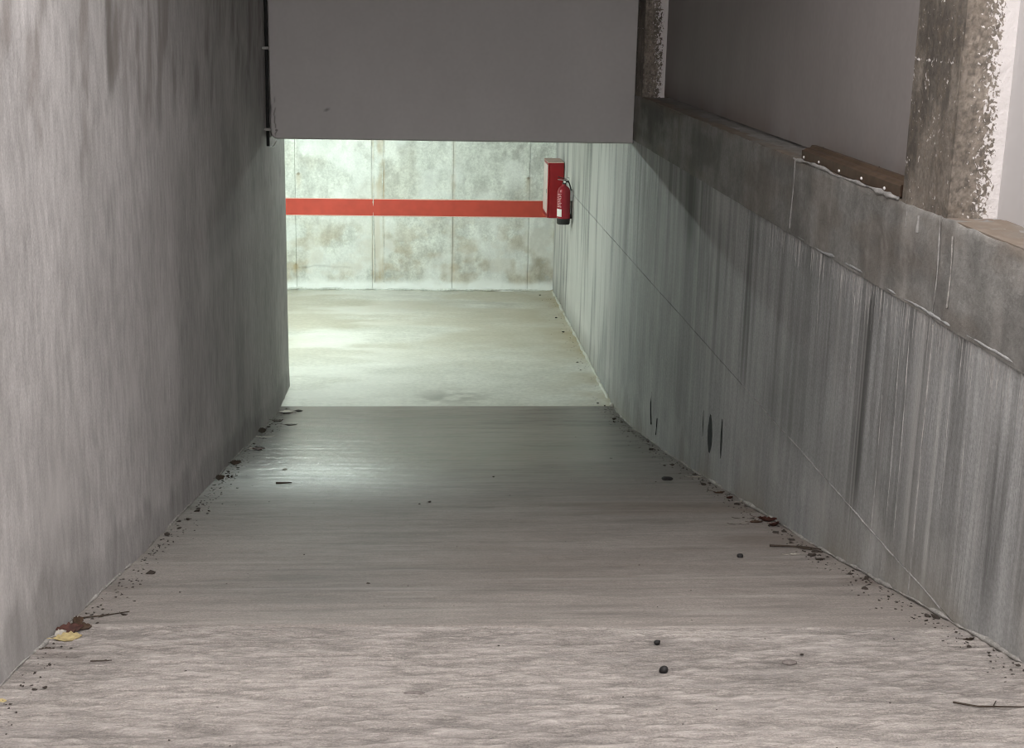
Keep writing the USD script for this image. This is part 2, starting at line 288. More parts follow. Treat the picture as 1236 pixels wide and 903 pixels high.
p = [(xl(y)+.003, y, rz(XL, y)+.003) for y in np.arange(2.6, 12.3, .05)]
obj('mortar_fillet', ridge(p, .0045, 75, power=2.0), M['mortar'], wl, smooth=True)

# ------------------------------------------------------------------ right wall, cast in panels
wr = structure('wall_right', 'board-marked grey concrete wall along the right side of the ramp')
JY = [-2.0, 1.95, 4.65, 7.35, 10.05, 12.75, 15.45, YF+.1]
ZF = 1.40
streak_y = lambda y, s, f=12: fbm(y*f, s, o=5, seed=80+s)
def rstain(Y, Zg):
    a = streak_y(Y, 1, 9); b2 = streak_y(Y, 2, 22); c = streak_y(Y, 3, 3)
    v = fbm(Y*10, Zg*.6, o=5, seed=84); w = fbm(Y*2, Zg*2, o=5, seed=85)
    reach = .25+1.5*a                                                             # how far each run of dirt comes down from the slab
    below = 2.34-Zg
    dark = .34*sstep(.42, .68, b2)*sstep(reach, reach*.35, below) + .22*sstep(.44, .68, v) + .22*sstep(.45, .7, w)
    for yc, wd, amt, z0, z1 in ((7.22, .10, .6, 1.35, 2.3), (5.07, .035, .55, 1.5, 2.2), (5.30, .05, .4, 1.45, 2.25), (8.9, .3, .35, 1.9, 2.4), (9.83, .03, .7, .3, .65), (9.2, .5, .35, 2.05, 2.4), (4.3, .05, .45, 1.4, 2.2), (4.0, .12, .35, 1.5, 2.1), (7.9, .12, .35, .6, 2.2), (12.0, .035, .8, -.1, .16)):
        dark += amt*np.exp(-((Y-yc)/wd)**2)*sstep(z0-.1, z0+.15, Zg)*sstep(z1+.1, z1-.15, Zg)*sstep(.2, .55, v)
    dark *= 1-.6*sstep(10.5, 12.5, Y); dark *= .5+.5*sstep(1.30, 1.45, Zg)
    hb = Zg-rz(XR, Y)
    brown = .5*np.exp(-np.maximum(hb, 0)/.12)*sstep(.35, .65, w)
    white = .30*sstep(.58, .72, streak_y(Y, 5, 30))*sstep(.40, .62, v)*sstep(7, 5, Y) + .14*sstep(.55, .7, streak_y(Y, 6, 18))*sstep(.4, .6, fbm(Y*8, Zg*.8, seed=88)) + .25*sstep(.45, .65, fbm(Y*4, Zg*4, o=4, seed=89))*sstep(.5, .1, hb)
    white += .75*sstep(11, 13.0, Y)*sstep(.28, .55, fbm(Y*7, Zg*.7, o=5, seed=90))
    white *= .35+.65*sstep(.0, .30, hb)
    return np.stack([dark, brown, white], -1)
def rfront(y, z):
    return XR - .004*(fbm(y*28, z*.35, o=3, seed=91)-.5) - .006*(fbm(y*1.2, z*1.2, o=3, seed=92)-.5)
GAP = .0025
for i in range(len(JY)-1):
    for j, (z0, z1) in enumerate(((-.2, ZF), (ZF, 2.345))):
        y0, y1 = JY[i]+GAP, JY[i+1]-GAP
        if y1 > 11.2 and j == 1: z1 = 2.62 if y0 > 11.2 else z1
        st = .15 if y1 < 2 else .016
        lo_ = max(z0, float(rz(XR, y1))-.1) if j == 0 else z0
        ys = np.linspace(y0, y1, max(8, int((y1-y0)/st))); zs = np.linspace(lo_+(GAP if j else 0), z1-(0 if j else GAP), max(6, int((z1-lo_)/.03)))
        Y, Zg = np.meshgrid(ys, zs, indexing='ij')
        block('panel', np.stack([rfront(Y, Zg), Y, Zg], -1), (.2, 0, 0), M['right'], wr, rstain(Y, Zg))
obj('backing', box(XR+.15, XR+.3, -2, YF+.1, -.2, 2.34), M['right'], wr)
# threads of cement leaked from the formwork joints
ft = lambda y, z: (rfront(np.float64(y), np.float64(z)), y, z)
obj('formwork_ridge', ridge([ft(y, ZF) for y in np.arange(4.35, 7.35, .1)], .0040, 101, power=1.0), M['laitance'], wr, smooth=True, label='pale cement ridge running level along the right wall')
obj('formwork_ridge', ridge([ft(y, ZF) for y in np.arange(7.35, 12.7, .1)], .0022, 102), M['slab'], wr, smooth=True)
obj('formwork_ridge', ridge([ft(4.65, z) for z in np.arange(1.32, 2.36, .05)], .0042, 103), M['laitance'], wr, smooth=True)
for k, (y, z0, z1) in enumerate(((4.86, 1.45, 2.3), (4.95, 1.3, 2.25), (5.5, 1.9, 2.3), (4.45, 1.5, 2.2), (4.30, 1.35, 2.1), (5.1, 1.25, 2.0), (6.0, 1.95, 2.3))):
    obj('cement_run', ridge([ft(y+.02*math.sin(3*z), z) for z in np.arange(z0, z1, .05)],   .0019, 110+k), M['laitance'], wr, smooth=True)
by = np.arange(3.4, 11.15, .04)
bz = lambda y: 2.345+.014*(fbm(np.asarray(y)*2, 5, o=4, seed=121)-.5)*2
obj('leak_line', cat_([ridge([(rfront(np.float64(y), np.float64(2.34))-.004, y, float(bz(y))) for y in by if y < 6.6], .0038, 122, power=2.0)]), M['right'], wr, smooth=True)
drips = []
for k in range(260):                                                                  # small drips under the joint
    y = rng.uniform(3.7, 6.9); z1 = float(bz(y)); ln = rng.uniform(.02, .22)*(1.0 if y < 5.8 else .7)
    drips.append(tube([ft(y, z1-ln*t) for t in np.linspace(0, 1, 5)], np.array([.0020, .0019, .0017, .0014, .0006])*rng.uniform(.5, 1.0), 5))
obj('cement_drips', cat_(drips), M['laitance'], wr, smooth=True, kind='stuff')
p = [(XR-.004, y, float(rz(XR, y))+.006) for y in np.arange(2.6, 11.7, .05)]
obj('mortar_fillet', ridge(p, .0065, 125, power=2.0), M['mortar'], wr, smooth=True)
p = [(XR-.01, y, .012) for y in np.arange(11.7, YF, .05)]
obj('mortar_fillet', ridge(p, .016, 126, power=1.3), M['floor'], wr, smooth=True)
def scuff(y, z0, z1, w, seed):
    z = np.linspace(z0, z1, 24); t = np.linspace(0, 1, 24)
    half = w*np.sin(np.pi*np.clip(t, .02, .98))**.6*(.8+.4*fbm(t*4, seed, seed=seed)); yy = y+.012*(t-.5)
    P = np.stack([np.stack([rfront(yy+s*half, z)-.0012, yy+s*half, z], -1) for s in (1, .4, -.4, -1)], 0)
    return sheet(P, (.003, 0, 0))[0]
obj('scuff_mark', scuff(7.95, .80, 1.03, .062, 1), M['scuff'], wr, label='broad black tyre scuff low on the right wall')
obj('scuff_mark', scuff(7.655, .86, 1.09, .022, 2), M['scuff'], wr, label='narrow black tyre scuff beside the broad one')
obj('scuff_mark', scuff(8.15, .84, 1.0, .008, 3), M['scuff'], wr)
obj('crack', ridge([ft(9.86-.05*math.sin(8*z), z) for z in np.arange(.40, .66, .02)], .006, 127), M['scuff'], wr)
obj('crack', ridge([ft(9.68+.03*math.sin(9*z), z) for z in np.arange(.38, .52, .02)], .004, 128), M['scuff'], wr)
# slab edge: the pale band above the wall, in three pours, and its top ledge
ZT = 2.69
sl = structure('slab_edge', 'weathered concrete slab edge forming the ledge above the right wall')
def sstain(Y, Zg):
    w = fbm(Y*2.5, Zg*6, o=5, seed=131); v = fbm(Y*9, Zg*2, o=5, seed=132)
    dark = .28*sstep(.45, .68, w)+.22*sstep(.5, .7, v) + .4*sstep(7, 9.5, Y)*sstep(.3, .6, w)
    brown = .25*sstep(.48, .7, fbm(Y*3, Zg*8, o=4, seed=133)) + .4*sstep(ZT-.06, ZT-.005, Zg)*sstep(.35, .6, w)
    white = .15*sstep(.58, .72, fbm(Y*16, Zg*5, o=4, seed=134))*sstep(7, 5.5, Y)
    return np.stack([dark, brown, white], -1)
for y0, y1 in ((-2, 4.65-.004), (4.65+.004, 6.50-.003), (6.50+.003, 11.4)):
    ys = np.linspace(y0, y1, int((y1-y0)/.025)); zs = np.linspace(2.335, ZT, 22)
    Y, Zg = np.meshgrid(ys, zs, indexing='ij')
    Xf = XR-.008-.010*(fbm(Y*5, Zg*9, o=4, seed=135)-.5)
    top = sstep(ZT-.02, ZT, Zg); Xf = Xf+.010*top*fbm(Y*14, 2, o=3, seed=136); Zq = Zg-.016*top*fbm(Y*11, 3, o=4, seed=137)
    block('slab_face', np.stack([Xf, Y, Zq], -1), (.28, 0, 0), M['slab'], sl, sstain(Y, Zg))
ys = np.arange(2.6, 11.3, .03); xs = np.linspace(XR+.0, XR+.26, 14)
Y, X = np.meshgrid(ys, xs, indexing='ij')
Z = ZT-.004-.018*sstep(XR+.02, XR+.18, X)*sstep(4.6, 5.2, Y)+.016*(fbm(X*12, Y*9, o=4, seed=138)-.45)*sstep(XR, XR+.05, X)
w = fbm(X*9, Y*7, o=5, seed=139)
block('ledge_top', np.stack([X, Y, Z], -1), (0, 0, -.03), M['slab'], sl, np.stack([.1+.3*sstep(.5, .7, w), .55+.4*sstep(.35, .6, w), .10*sstep(.6, .75, w)], -1))
obj('joint_ridge', ridge([(XR-.011, 6.50+.01*math.sin(9*z), z) for z in np.arange(2.36, 2.69, .03)], .0032, 141, power=.6), M['laitance'], sl, smooth=True, label='thin pale cement joint across the slab edge')
obj('joint_ridge', ridge([(XR-.011, 4.65+.012*math.sin(12*z), z) for z in np.arange(2.36, 2.7, .03)], .0032, 142), M['laitance'], sl, smooth=True)
obj('joint_ridge', ridge([(XR-.011, 4.53+.012*math.sin(12*z), z) for z in np.arange(2.40, 2.66, .03)], .0032, 143), M['mortar'], sl, smooth=True)
for k, y in enumerate((4.98, 4.86)):
    obj('joint_ridge', ridge([(XR-.011, y, z) for z in np.arange(2.60, 2.66, .015)], .004, 144+k), M['laitance'], sl, smooth=True)
obj('spalled_lip', ridge([(XR-.004, y, ZT-.004) for y in np.arange(5.1, 6.6, .05)], .008, 147, power=1.5), M['laitance'], sl, smooth=True, label='pale crumbled lip under the brown board')

# ------------------------------------------------------------------ columns and infill walls above the ledge
def column(label, y0, y1, x1, seed, white_from):
    c = structure('column', label)
    zs = np.arange(ZT-.02, 3.75, .008).tolist()+[ROOF_Z]
    # face towards the ramp
    ys = np.linspace(y0, y1, 48); Yg, Zg = np.meshgrid(ys, zs, indexing='ij')
    Xf = XR-.003*(fbm(Yg*9, Zg*9, o=4, seed=seed)-.5)
    v = fbm(Yg*8, Zg*3.5, o=5, seed=seed+1); s = fbm(Yg*45, Zg*40, o=4, seed=seed+2)
    jl = np.exp(-((Zg-3.19-.004*np.sin(30*Yg))/.0035)**2)*(.5+fbm(Yg*30, 2, seed=seed+9)*.6)
    st = np.stack([.28+.42*sstep(.42, .62, v), .3*sstep(.5, .7, s), .30*jl+.30+.10*sstep(.5, .7, s)], -1)
    block('ramp_face', np.stack([Xf, Yg, Zg], -1), (.02, 0, 0), M['column'], c, st)
    # face towards the street: bare aggregate with white paint left towards the back
    xs = np.linspace(XR, x1, 56); Xg, Zg = np.meshgrid(xs, zs, indexing='ij')
    Yf = y0-.006*(fbm(Xg*40, Zg*40, o=4, seed=seed+3)-.5)*sstep(x1, x1-.05, Xg)
    t = (Xg-XR)/(x1-XR); s = fbm(Xg*95, Zg*80, o=3, seed=seed+4); b3 = fbm(Xg*6, Zg*5, o=4, seed=seed+5)
    lim = white_from+.30*(b3-.5)+.22*np.clip((3.05-Zg), -.3, .3)
    w = .37*sstep(.02, .30, t)+.15*sstep(lim-.45, lim, t)+.5*sstep(lim-.05, lim+.28, t)
    st = np.stack([.45*sstep(.46, .36, s)*sstep(lim+.1, lim-.1, t), .2*sstep(.5, .7, b3), w], -1)
    block('street_face', np.stack([Xg, Yf, Zg], -1), (0, .02, 0), M['column'], c, st)
    obj('core', box(XR+.012, x1+.10, y0+.012, y1, ZT-.05, ROOF_Z), M['column'], c)
    return c
column('dark concrete column nearest the camera with white paint left on one face', 4.625, 5.07, XR+.178, 150, .74)
column('narrow dark concrete column next to the white panel over the entrance', 10.90, 11.45, XR+.170, 160, .80)
def infill(name, label, y0, y1, seed, white):
    w_ = structure(name, label)
    ys = np.linspace(y0, y1, int((y1-y0)/.06)); zs = np.concatenate([np.arange(ZT+(.006 if y0 > 0 else -.035), 3.6, .04), [ROOF_Z]])
    Y, Zg = np.meshgrid(ys, zs, indexing='ij')
    X = XR+.172+.004*(fbm(Y*1.5, Zg*1.5, seed=seed)-.5)
    n = fbm(Y*2, Zg*2, o=5, seed=seed+1)
    st = np.stack([.22*sstep(ZT+.10, ZT, Zg)*sstep(.35, .6, n), .20*sstep(ZT+.2, ZT, Zg)*sstep(.4, .6, n), np.full_like(n, white)], -1)
    block('rendered_face', np.stack([X, Y, Zg], -1), (.12, 0, 0), M['infill'], w_, st)
infill('wall_infill', 'smooth grey-brown infill wall between the two columns', 5.06, 10.91, 170, 0)
infill('wall_infill', 'white infill wall nearest the camera at the right edge', -2, 4.635, 175, .7)

# ------------------------------------------------------------------ white panel over the entrance (lintel), roof over the ramp
YLN = 11.2; ZL = 2.303

ln_ = structure('lintel', 'smooth pale panel above the garage entrance')
xs = np.concatenate([np.linspace(XL-.012, XL+.08, 24), np.linspace(XL+.09, XR-.01, 90)]); zs = np.concatenate([np.linspace(ZL, ZL+.12, 26), np.linspace(ZL+.13, 3.6, 60), [ROOF_Z]])
X, Zg = np.meshgrid(xs, zs, indexing='ij')
chip = np.maximum(0, .035-.03*fbm(Zg*30, 2, o=3, seed=181)-(X-XL+.012))*sstep(2.75, 2.55, Zg)
Yf = YLN+.9*chip+.003*(fbm(X*1.2, Zg*1.2, seed=182)-.5)
corner = np.hypot(np.maximum(0, (XL+.033)-X), np.maximum(0, (ZL+.045)-Zg)); Yf = Yf+np.clip(corner-.038, 0, .05)*3
sp = fbm(X*40, Zg*40, o=2, seed=183)
dk = .6*sstep(.012, .03, chip)+.7*((np.hypot(X-.0+.62, (Zg-2.56))<.006)|(np.hypot(X+.57, Zg-2.53)<.007)|(np.hypot(X+.94+.02, Zg-2.37)<.010)|(np.hypot(X+.55, Zg-2.40)<.006))
dk = dk + .75*np.exp(-((X-(XL+.030+.035*(fbm(Zg*22, 5, o=4, seed=184)-.5)))/.005)**2)*sstep(ZL, ZL+.05, Zg)*sstep(2.80, 2.45, Zg)*sstep(.35, .55, fbm(Zg*30, 8, o=2, seed=185))
dx_ = np.clip((XL+.045-X)/.057, 0, 1); Zg = Zg+.06*(1-np.sqrt(1-.98*dx_**2))*sstep(ZL+.12, ZL, Zg)
block('lintel_face', np.stack([X, Yf, Zg], -1), (0, .25, 0), M['lintel'], ln_, np.stack([dk, dk*0, .0*dk], -1))
obj('jamb_strip', box(XL-.12, XL-.008, YLN+.035, YLN+.2, ZL+.01, ROOF_Z), M['slab'], ln_)
obj('jamb_strip', box(XR-.030, XR+.02, YLN+.03, YLN+.2, ZL-.0, ROOF_Z), M['slab'], ln_)
cl = structure('ceiling', 'concrete soffit high over the lower part of the ramp')
obj('soffit', box(XL-.25, XR+.35, ROOF_Y, YLN+.25, ROOF_Z, ROOF_Z+.25), M['ceil'], cl)
# ------------------------------------------------------------------ garage shell
wf = structure('wall_far', 'pale stained concrete wall at the far end of the garage')
def fstain(X, Zg):
    n = fbm(X*2.6, Zg*2.6, o=6, seed=191); v = fbm(X*15, Zg*11, o=5, seed=192); c = fbm(X*5, Zg*7, o=6, seed=193)
    dark = .22*sstep(.50, .64, v)*sstep(.45, .6, n)
    dark += .55*np.exp(-((X-1.62)/.14)**2)*sstep(1.0, .75, Zg)*sstep(.35, .6, v) + .4*np.exp(-((X-1.45)/.3)**2)*sstep(1.15, 1.7, Zg)*sstep(.45, .65, v)
    crk = np.abs(Zg-(.20+.10*fbm(X*2.5, 2, o=5, seed=194)+.03*np.sin(5*X)))
    dark += .7*sstep(.016, .003, crk)*sstep(.1, -.6, X)*sstep(.4, .6, fbm(X*6, 1, seed=198))
    brown = .42*sstep(.62, .25, np.abs(Zg-.35))*sstep(.40, .62, c) + .15*sstep(.5, .7, n)
    lk = np.abs(X+.275); brown += .8*np.exp(-((lk-.062)/.014)**2)*sstep(.25, .5, fbm(X*20, Zg*5, o=4, seed=205)) + .75*np.exp(-(lk/.05)**2)*sstep(.3, .55, fbm(X*9, Zg*4, o=4, seed=195)) + .4*np.exp(-((X-.61)/.02)**2)
    white = .85*sstep(.16, .06, Zg+.06*(c-.5)) + .5*sstep(.45, .65, fbm(X*3, Zg*3, o=5, seed=196)) + .3*np.exp(-((X-.58)/.05)**2)
    for tx, tz in ((.606, 1.381), (1.497, 1.362), (-1.248, .301), (-.319, .308), (.598, .274), (1.513, .241), (-1.2, 1.38)):
        dark += 1.0*sstep(.020, .012, np.hypot(X-tx, Zg-tz)); brown += .5*np.exp(-((X-tx)/.03)**2)*sstep(tz-.25, tz-.02, Zg)*sstep(tz+.02, tz, Zg)
    return np.stack([dark, brown, white], -1)
JX = [-2.14, -1.24, -.345, .607, 1.512, XR]
for x0, x1 in zip(JX[:-1], JX[1:]):
    xs = np.linspace(x0+.002, x1-.002, int((x1-x0)/.012)); zs = np.concatenate([np.arange(-.05, 1.95, .014), [2.62]])
    X, Zg = np.meshgrid(xs, zs, indexing='ij')
    edge = np.minimum(X-x0, x1-X)
    Yq = YF-.006*(fbm(X*2, Zg*2, o=3, seed=197)-.5)+.004*np.exp(-edge/.008) - .05*sstep(.10, .0, Zg)*fbm(X*7, Zg*12, o=4, seed=199)
    block('panel', np.stack([X, Yq, Zg], -1), (0, .2, 0), M['garage'], wf, fstain(X, Zg))
obj('wall_extension', box(-9, JX[0], YF, YF+.2, -.05, 2.62), M['garage'], wf)
obj('cement_run', ridge([(-.325+.008*math.sin(5*z), YF-.004, z) for z in np.arange(.1, 2.5, .04)], .005, 201), M['garage'], wf, smooth=True)
obj('cement_run', ridge([(-.215+.008*math.sin(4*z), YF-.004, z) for z in np.arange(.1, 2.5, .04)], .004, 202), M['garage'], wf, smooth=True)
obj('mortar_fillet', ridge([(x, YF-.03, .02) for x in np.arange(-1.4, XR, .05)], .014, 203, power=1.1), M['garage'], wf, smooth=True)
obj('painted_stripe', box(-9, XR-.004, YF-.0085, YF+.01, .902, 1.092), M['stripe'], wf, label='red painted stripe along the far wall')
obj('stripe_edge', cat_([box(-9, XR-.004, YF-.008, YF+.01, 1.092, 1.101), box(-9, XR-.004, YF-.008, YF+.01, .893, .902)]), M['pinkedge'], wf)
wn = structure('wall_near', 'concrete wall closing the garage beside the ramp')
obj('wall_face', box(-9, XL-.25, 12.2, 12.42, -.1, 2.62), M['garage'], wn)
ws = structure('wall_side', 'concrete wall at the left end of the garage')
obj('wall_face', box(-9.2, -9, 12.2, YF+.2, -.1, 2.62), M['garage'], ws)
c2 = structure('ceiling', 'concrete ceiling of the garage')
obj('soffit', cat_([box(-9.2, XR+.3, 12.2, YF+.2, 2.62, 2.8), box(XL-.25, XR+.3, YLN+.24, 12.2, 2.62, 2.8)]), M['ceil'], c2)

# ------------------------------------------------------------------ fluorescent lamps under the garage ceiling
def lamp(x, y, label):
    t = thing('ceiling_lamp', (x, y, 2.62), label, 'lamp', 'garage ceiling lamps')
    obj('housing', rbox(-.33, .33, -.07, .07, -.055, 0, .006), M['white'], t)
    for s in (-1, 1):
        c = trimesh.creation.cylinder(.013, .59, sections=14); c.apply_transform(trimesh.transformations.rotation_matrix(math.pi/2, [0, 1, 0])); c.apply_translation([0, .038*s, -.080])
        obj('tube', c, M['tube'], t, smooth=40)
        for e in (-1, 1):
            obj('lamp_holder', rbox(.297*e-.012, .297*e+.012, .038*s-.014, .038*s+.014, -.098, -.05, .003), M['white'], t)
lamp(-.86, 14.2, 'twin-tube fluorescent ceiling lamp just inside the garage')
lamp(-4.6, 14.6, 'twin-tube fluorescent ceiling lamp deeper in the garage')

# ------------------------------------------------------------------ hose cabinet, fire extinguisher
X0, X1, YA, YB, ZA, ZB = 1.632, XR-.008, 15.908, 16.36, 1.02, 1.642
cab = thing('hose_cabinet', (X1, (YA+YB)/2, ZA), 'red steel fire hose cabinet on the right wall in the garage corner', 'fire hose cabinet')
o = np.array([X1, (YA+YB)/2, ZA])
def loc(m): m = totri(m); m.apply_translation(-o); return m
obj('body', loc(rbox(X0+.022, X1, YA, YB, ZA, ZB, .006)), M['red'], cab)
obj('door', loc(rbox(X0+.002, X0+.020, YA+.003, YB-.003, ZA+.004, ZB-.004, .005)), M['red'], cab)
obj('door_pane', loc(rbox(X0-.003, X0+.004, YA+.02, YB-.02, ZA+.05, ZB-.03, .002)), M['door'], cab, label='pale pane in the cabinet door')
obj('lid', loc(rbox(X0-.004, X1, YA-.003, YB, ZB-.002, ZB+.006, .003)), M['dust'], cab, label='dusty pale top of the cabinet')
for z in (ZA+.12, ZB-.12):
    obj('hinge', loc(trimesh.creation.cylinder(.007, .06, sections=10).apply_translation([X0+.004, YB+.004, z])), M['steel'], cab)
obj('lock', loc(rbox(X0-.010, X0-.002, YA+.030, YA+.055, 1.30, 1.345, .003)), M['steel'], cab)

ex, ey, ez = XR-.098, 15.06, 1.085
ext = thing('fire_extinguisher', (ex, ey, ez), 'red fire extinguisher with black base hung on the right wall', 'fire extinguisher')
R = .070
obj('cylinder', lathe([(0, .045), (R, .045), (R, .33), (R*.97, .352), (R*.80, .382), (R*.5, .402), (.022, .410), (.020, .425), (0, .425)], 32), M['extred'], ext, smooth=35)
obj('base_ring', lathe([(0, 0), (R*.93, 0), (R*1.0, .010), (R*1.02, .05), (R*1.02, .062), (R*.98, .066), (0, .066)], 32), M['black'], ext, smooth=35)
obj('valve', cat_([lathe([(0, .42), (.020, .42), (.020, .440), (.015, .445), (.015, .470), (0, .470)], 16), trimesh.creation.cylinder(.009, .06, sections=10).apply_transform(trimesh.transformations.rotation_matrix(math.pi/2, [0, 1, 0])).apply_translation([.02, 0, .452])]), M['black'], ext, smooth=35)
lev = lambda z, a: totri(rbox(-.055, .045, -.009, .009, -.004, .004, .003)).apply_transform(trimesh.transformations.rotation_matrix(a, [0, 1, 0])).apply_translation([-.018, 0, z])
obj('handle', lev(.468, .12), M['steel'], ext)
obj('lever', lev(.488, .26), M['black'], ext)
obj('safety_ring', trimesh.creation.torus(.016, .0022, major_sections=18, minor_sections=6).apply_transform(trimesh.transformations.rotation_matrix(math.pi/2, [1, 0, 0])).apply_translation([.034, -.01, .480]), M['steel'], ext, smooth=True)
obj('gauge', trimesh.creation.cylinder(.013, .012, sections=16).apply_transform(trimesh.transformations.rotation_matrix(math.pi/2, [1, 0, 0])).apply_translation([0, -.026, .452]), M['white'], ext, smooth=35)
hp = [(.038, 0, .450), (.050, -.004, .44), (.062, -.008, .405), (.078, -.010, .35), (.0785, -.010, .2), (.0785, -.010, .11)]
s = np.linspace(0, 5, 40); hp = np.array(hp)
hose = tube(np.stack([np.interp(s, range(6), hp[:, k]) for k in range(3)], 1), .0075, 8)
h_ = obj('hose', hose, M['black'], ext, smooth=True)
obj('nozzle', lathe([(0, 0), (.0115, 0), (.009, .05), (0, .05)], 12, (.0785, -.010, .06)), M['black'], h_, smooth=35)
obj('wall_bracket', rbox(R*.9, .0975, -.03, .03, .25, .36, .004), M['steel'], ext)
def wrap(a0, a1, z0, z1, r=R+.0008):
    a = np.linspace(a0, a1, 9); P = np.stack([np.stack([r*np.cos(a), r*np.sin(a), np.full_like(a, z)], -1) for z in (z0, z1)], 1)
    V = np.vstack([P[:, 0], P[:, 1], P[:, 0]*[.985, .985, 1], P[:, 1]*[.985, .985, 1]]); n = 9; F = []
    for i in range(n-1):
        F += [[i, i+1, n+i+1], [i, n+i+1, n+i], [2*n+i, 3*n+i+1, 2*n+i+1], [2*n+i, 3*n+i, 3*n+i+1], [i, 2*n+i, 2*n+i+1], [i, 2*n+i+1, i+1], [n+i, n+i+1, 3*n+i+1], [n+i, 3*n+i+1, 3*n+i]]
    return trimesh.Trimesh(V, np.array(F), process=False)
d = math.radians
obj('label', wrap(d(-176), d(-112), .085, .165), M['paper'], ext, label='plain white sticker low on the extinguisher')
r2 = random.Random(5); pr = []
for k in range(11):                                                # unreadable upright print: short strokes
    z = .185+.0135*k; a = -172+r2.uniform(0, 10)
    for q in range(3):
        w_ = r2.uniform(7, 15); pr.append(wrap(d(a), d(min(a+w_, -118)), z, z+r2.uniform(.004, .008))); a += w_+r2.uniform(3, 8)
obj('print', cat_(pr), M['pinkprint'], ext, kind='stuff', label='white printing on the extinguisher')

# ------------------------------------------------------------------ cable in the corner beside the lintel
cb = thing('wall_cable', (XL-.003, 10.98, 2.27), 'black cable clipped down the left wall beside the pale panel', 'cable')
obj('cable', tube([(-.004+.003*math.sin(z*2), 0, z) for z in np.arange(0, 2.7, .06)], .0125, 8), M['cable'], cb, smooth=True)
for z in (.125, .725, 1.35):
    obj('clip', rbox(-.030, .017, -.018, .018, z-.010, z+.010, .003), M['clip'], cb)
obj('cable_end', tube([(.0, .01, .005), (.012, .05, -.012), (.03, .10, -.008), (.045, .14, .022)], .006, 6), M['white'], cb, smooth=True)

# ------------------------------------------------------------------ brown board on the ledge
bd = thing('board', (XR+.02, 5.75, ZT), 'brown moulded board lying on the ledge between the columns', 'board')
prof = np.array([(-.014, .0), (.075, .0), (.075, .050), (.050, .064), (.030, .064), (.022, .052), (.004, .050), (-.004, .044), (-.014, .040)])
from shapely.geometry import Polygon
bm = trimesh.creation.extrude_polygon(Polygon(prof), 1.33, engine='earcut')
T = np.eye(4); T[:3, :3] = np.array([[1, 0, 0], [0, 0, 1], [0, 1, 0]]).T; bm.apply_transform(T); bm.fix_normals()
bm.apply_translation([0, -.63, 0])
obj('board_body', bm, M['board'], bd)
obj('board_end', box(-.010, .071, -.634, -.629, .004, .046), M['boardend'], bd, label='dark sawn end of the board')
for k, y in enumerate((.66, .42, .12, -.18, -.46)):
    obj('paint_speck', trimesh.creation.icosphere(1, .008).apply_scale([.5, 1.5, .8]).apply_translation([-.014, y, .012+.004*(k % 2)]), M['paper'], bd)
obj('debris', cat_([tube([(.10, y, .0), (.10, y+.005, h)], .0035, 5) for y, h in ((-.05, .05), (.75, .05), (-.3, .03))]), M['boardend'], bd, kind='stuff')

# ------------------------------------------------------------------ leaves, twigs, stones, grit
def leaf(L, W, curl, bend, rot, tilt, seed, wave=.15):
    t = np.linspace(0, 1, 12); s = np.linspace(-1, 1, 7); Tt, S = np.meshgrid(t, s, indexing='ij')
    half = W/2*np.sin(np.pi*np.clip(Tt, .01, .985))**.75*(1+.18*np.sin(9*np.pi*Tt+seed))
    a = S*curl
    x = (Tt-.5)*L; y = half*np.where(abs(curl) > .01, np.sin(a)/max(abs(curl), .01), S); z = half*(1-np.cos(a))/max(abs(curl), .01)
    z = z + bend*L*(4*(Tt-.5)**2) + wave*W*(fbm(Tt*4, S*2, seed=seed)-.5)
    P = np.stack([x, y, z], -1); m = sheet(P, (0, 0, -.0009))[0]
    p0 = P[0, 3]; stem = tube([p0, p0+[-.2*L, .01*L, .03*L], p0+[-.38*L, -.02*L, .08*L]], .0011, 5)
    for q in (m, stem):
        q.apply_transform(trimesh.transformations.rotation_matrix(tilt, [1, 0, 0])); q.apply_transform(trimesh.transformations.rotation_matrix(rot, [0, 0, 1]))
    low = min(m.vertices[:, 2].min(), stem.vertices[:, 2].min())
    m.apply_translation([0, 0, -low]); stem.apply_translation([0, 0, -low])
    return m, stem
def put_leaf(name, x, y, mat, label, L=.07, W=.045, curl=.8, bend=.12, rot=0, tilt=0, seed=1, dz=0, cat='leaf', group='fallen leaves on the ramp'):
    t = thing(name, (x, y, float(rz(x, y))-.004+dz), label, cat, group)
    m, s = leaf(L, W, curl, bend, rot, tilt, seed)
    slope = math.atan(.2); Rm = trimesh.transformations.rotation_matrix(-slope, [1, 0, 0])
    for q in (m, s): q.apply_transform(Rm)
    b0 = min(m.vertices[:, 2].min(), s.vertices[:, 2].min())*.5
    for q in (m, s): q.apply_translation([0, 0, -b0])
    obj('blade', m, M[mat], t, smooth=True); obj('stem', s, M[mat], t, smooth=True)
put_leaf('leaf', -1.03, 4.155, 'yellow_leaf', 'crumpled yellow leaf in front of the brown leaves at the foot of the left wall', .085, .055, 1.1, .15, .3, .35, 3)
put_leaf('leaf', -1.055, 4.27, 'red_leaf', 'dark red leaf directly behind the yellow leaf', .09, .05, 1.2, .2, .6, .7, 5)
put_leaf('leaf', -1.015, 4.31, 'brown_leaf', 'brown leaf on the ramp side of the dark red leaf', .07, .05, 1.3, .1, 1.2, .4, 7)
put_leaf('leaf', -1.06, 4.385, 'brown_leaf', 'curled brown leaf at the back of the left leaf clump', .08, .045, 1.4, .2, 1.4, .8, 9)
put_leaf('leaf', -1.068, 4.2, 'pale_leaf', 'small pale leaf standing on edge against the left wall by the yellow leaf', .06, .028, .6, .15, 1.2, 1.1, 11)
put_leaf('leaf', -1.06, 4.02, 'dark_leaf', 'tightly curled dark leaf just nearer than the yellow leaf', .045, .03, 1.5, .2, .3, .3, 13)
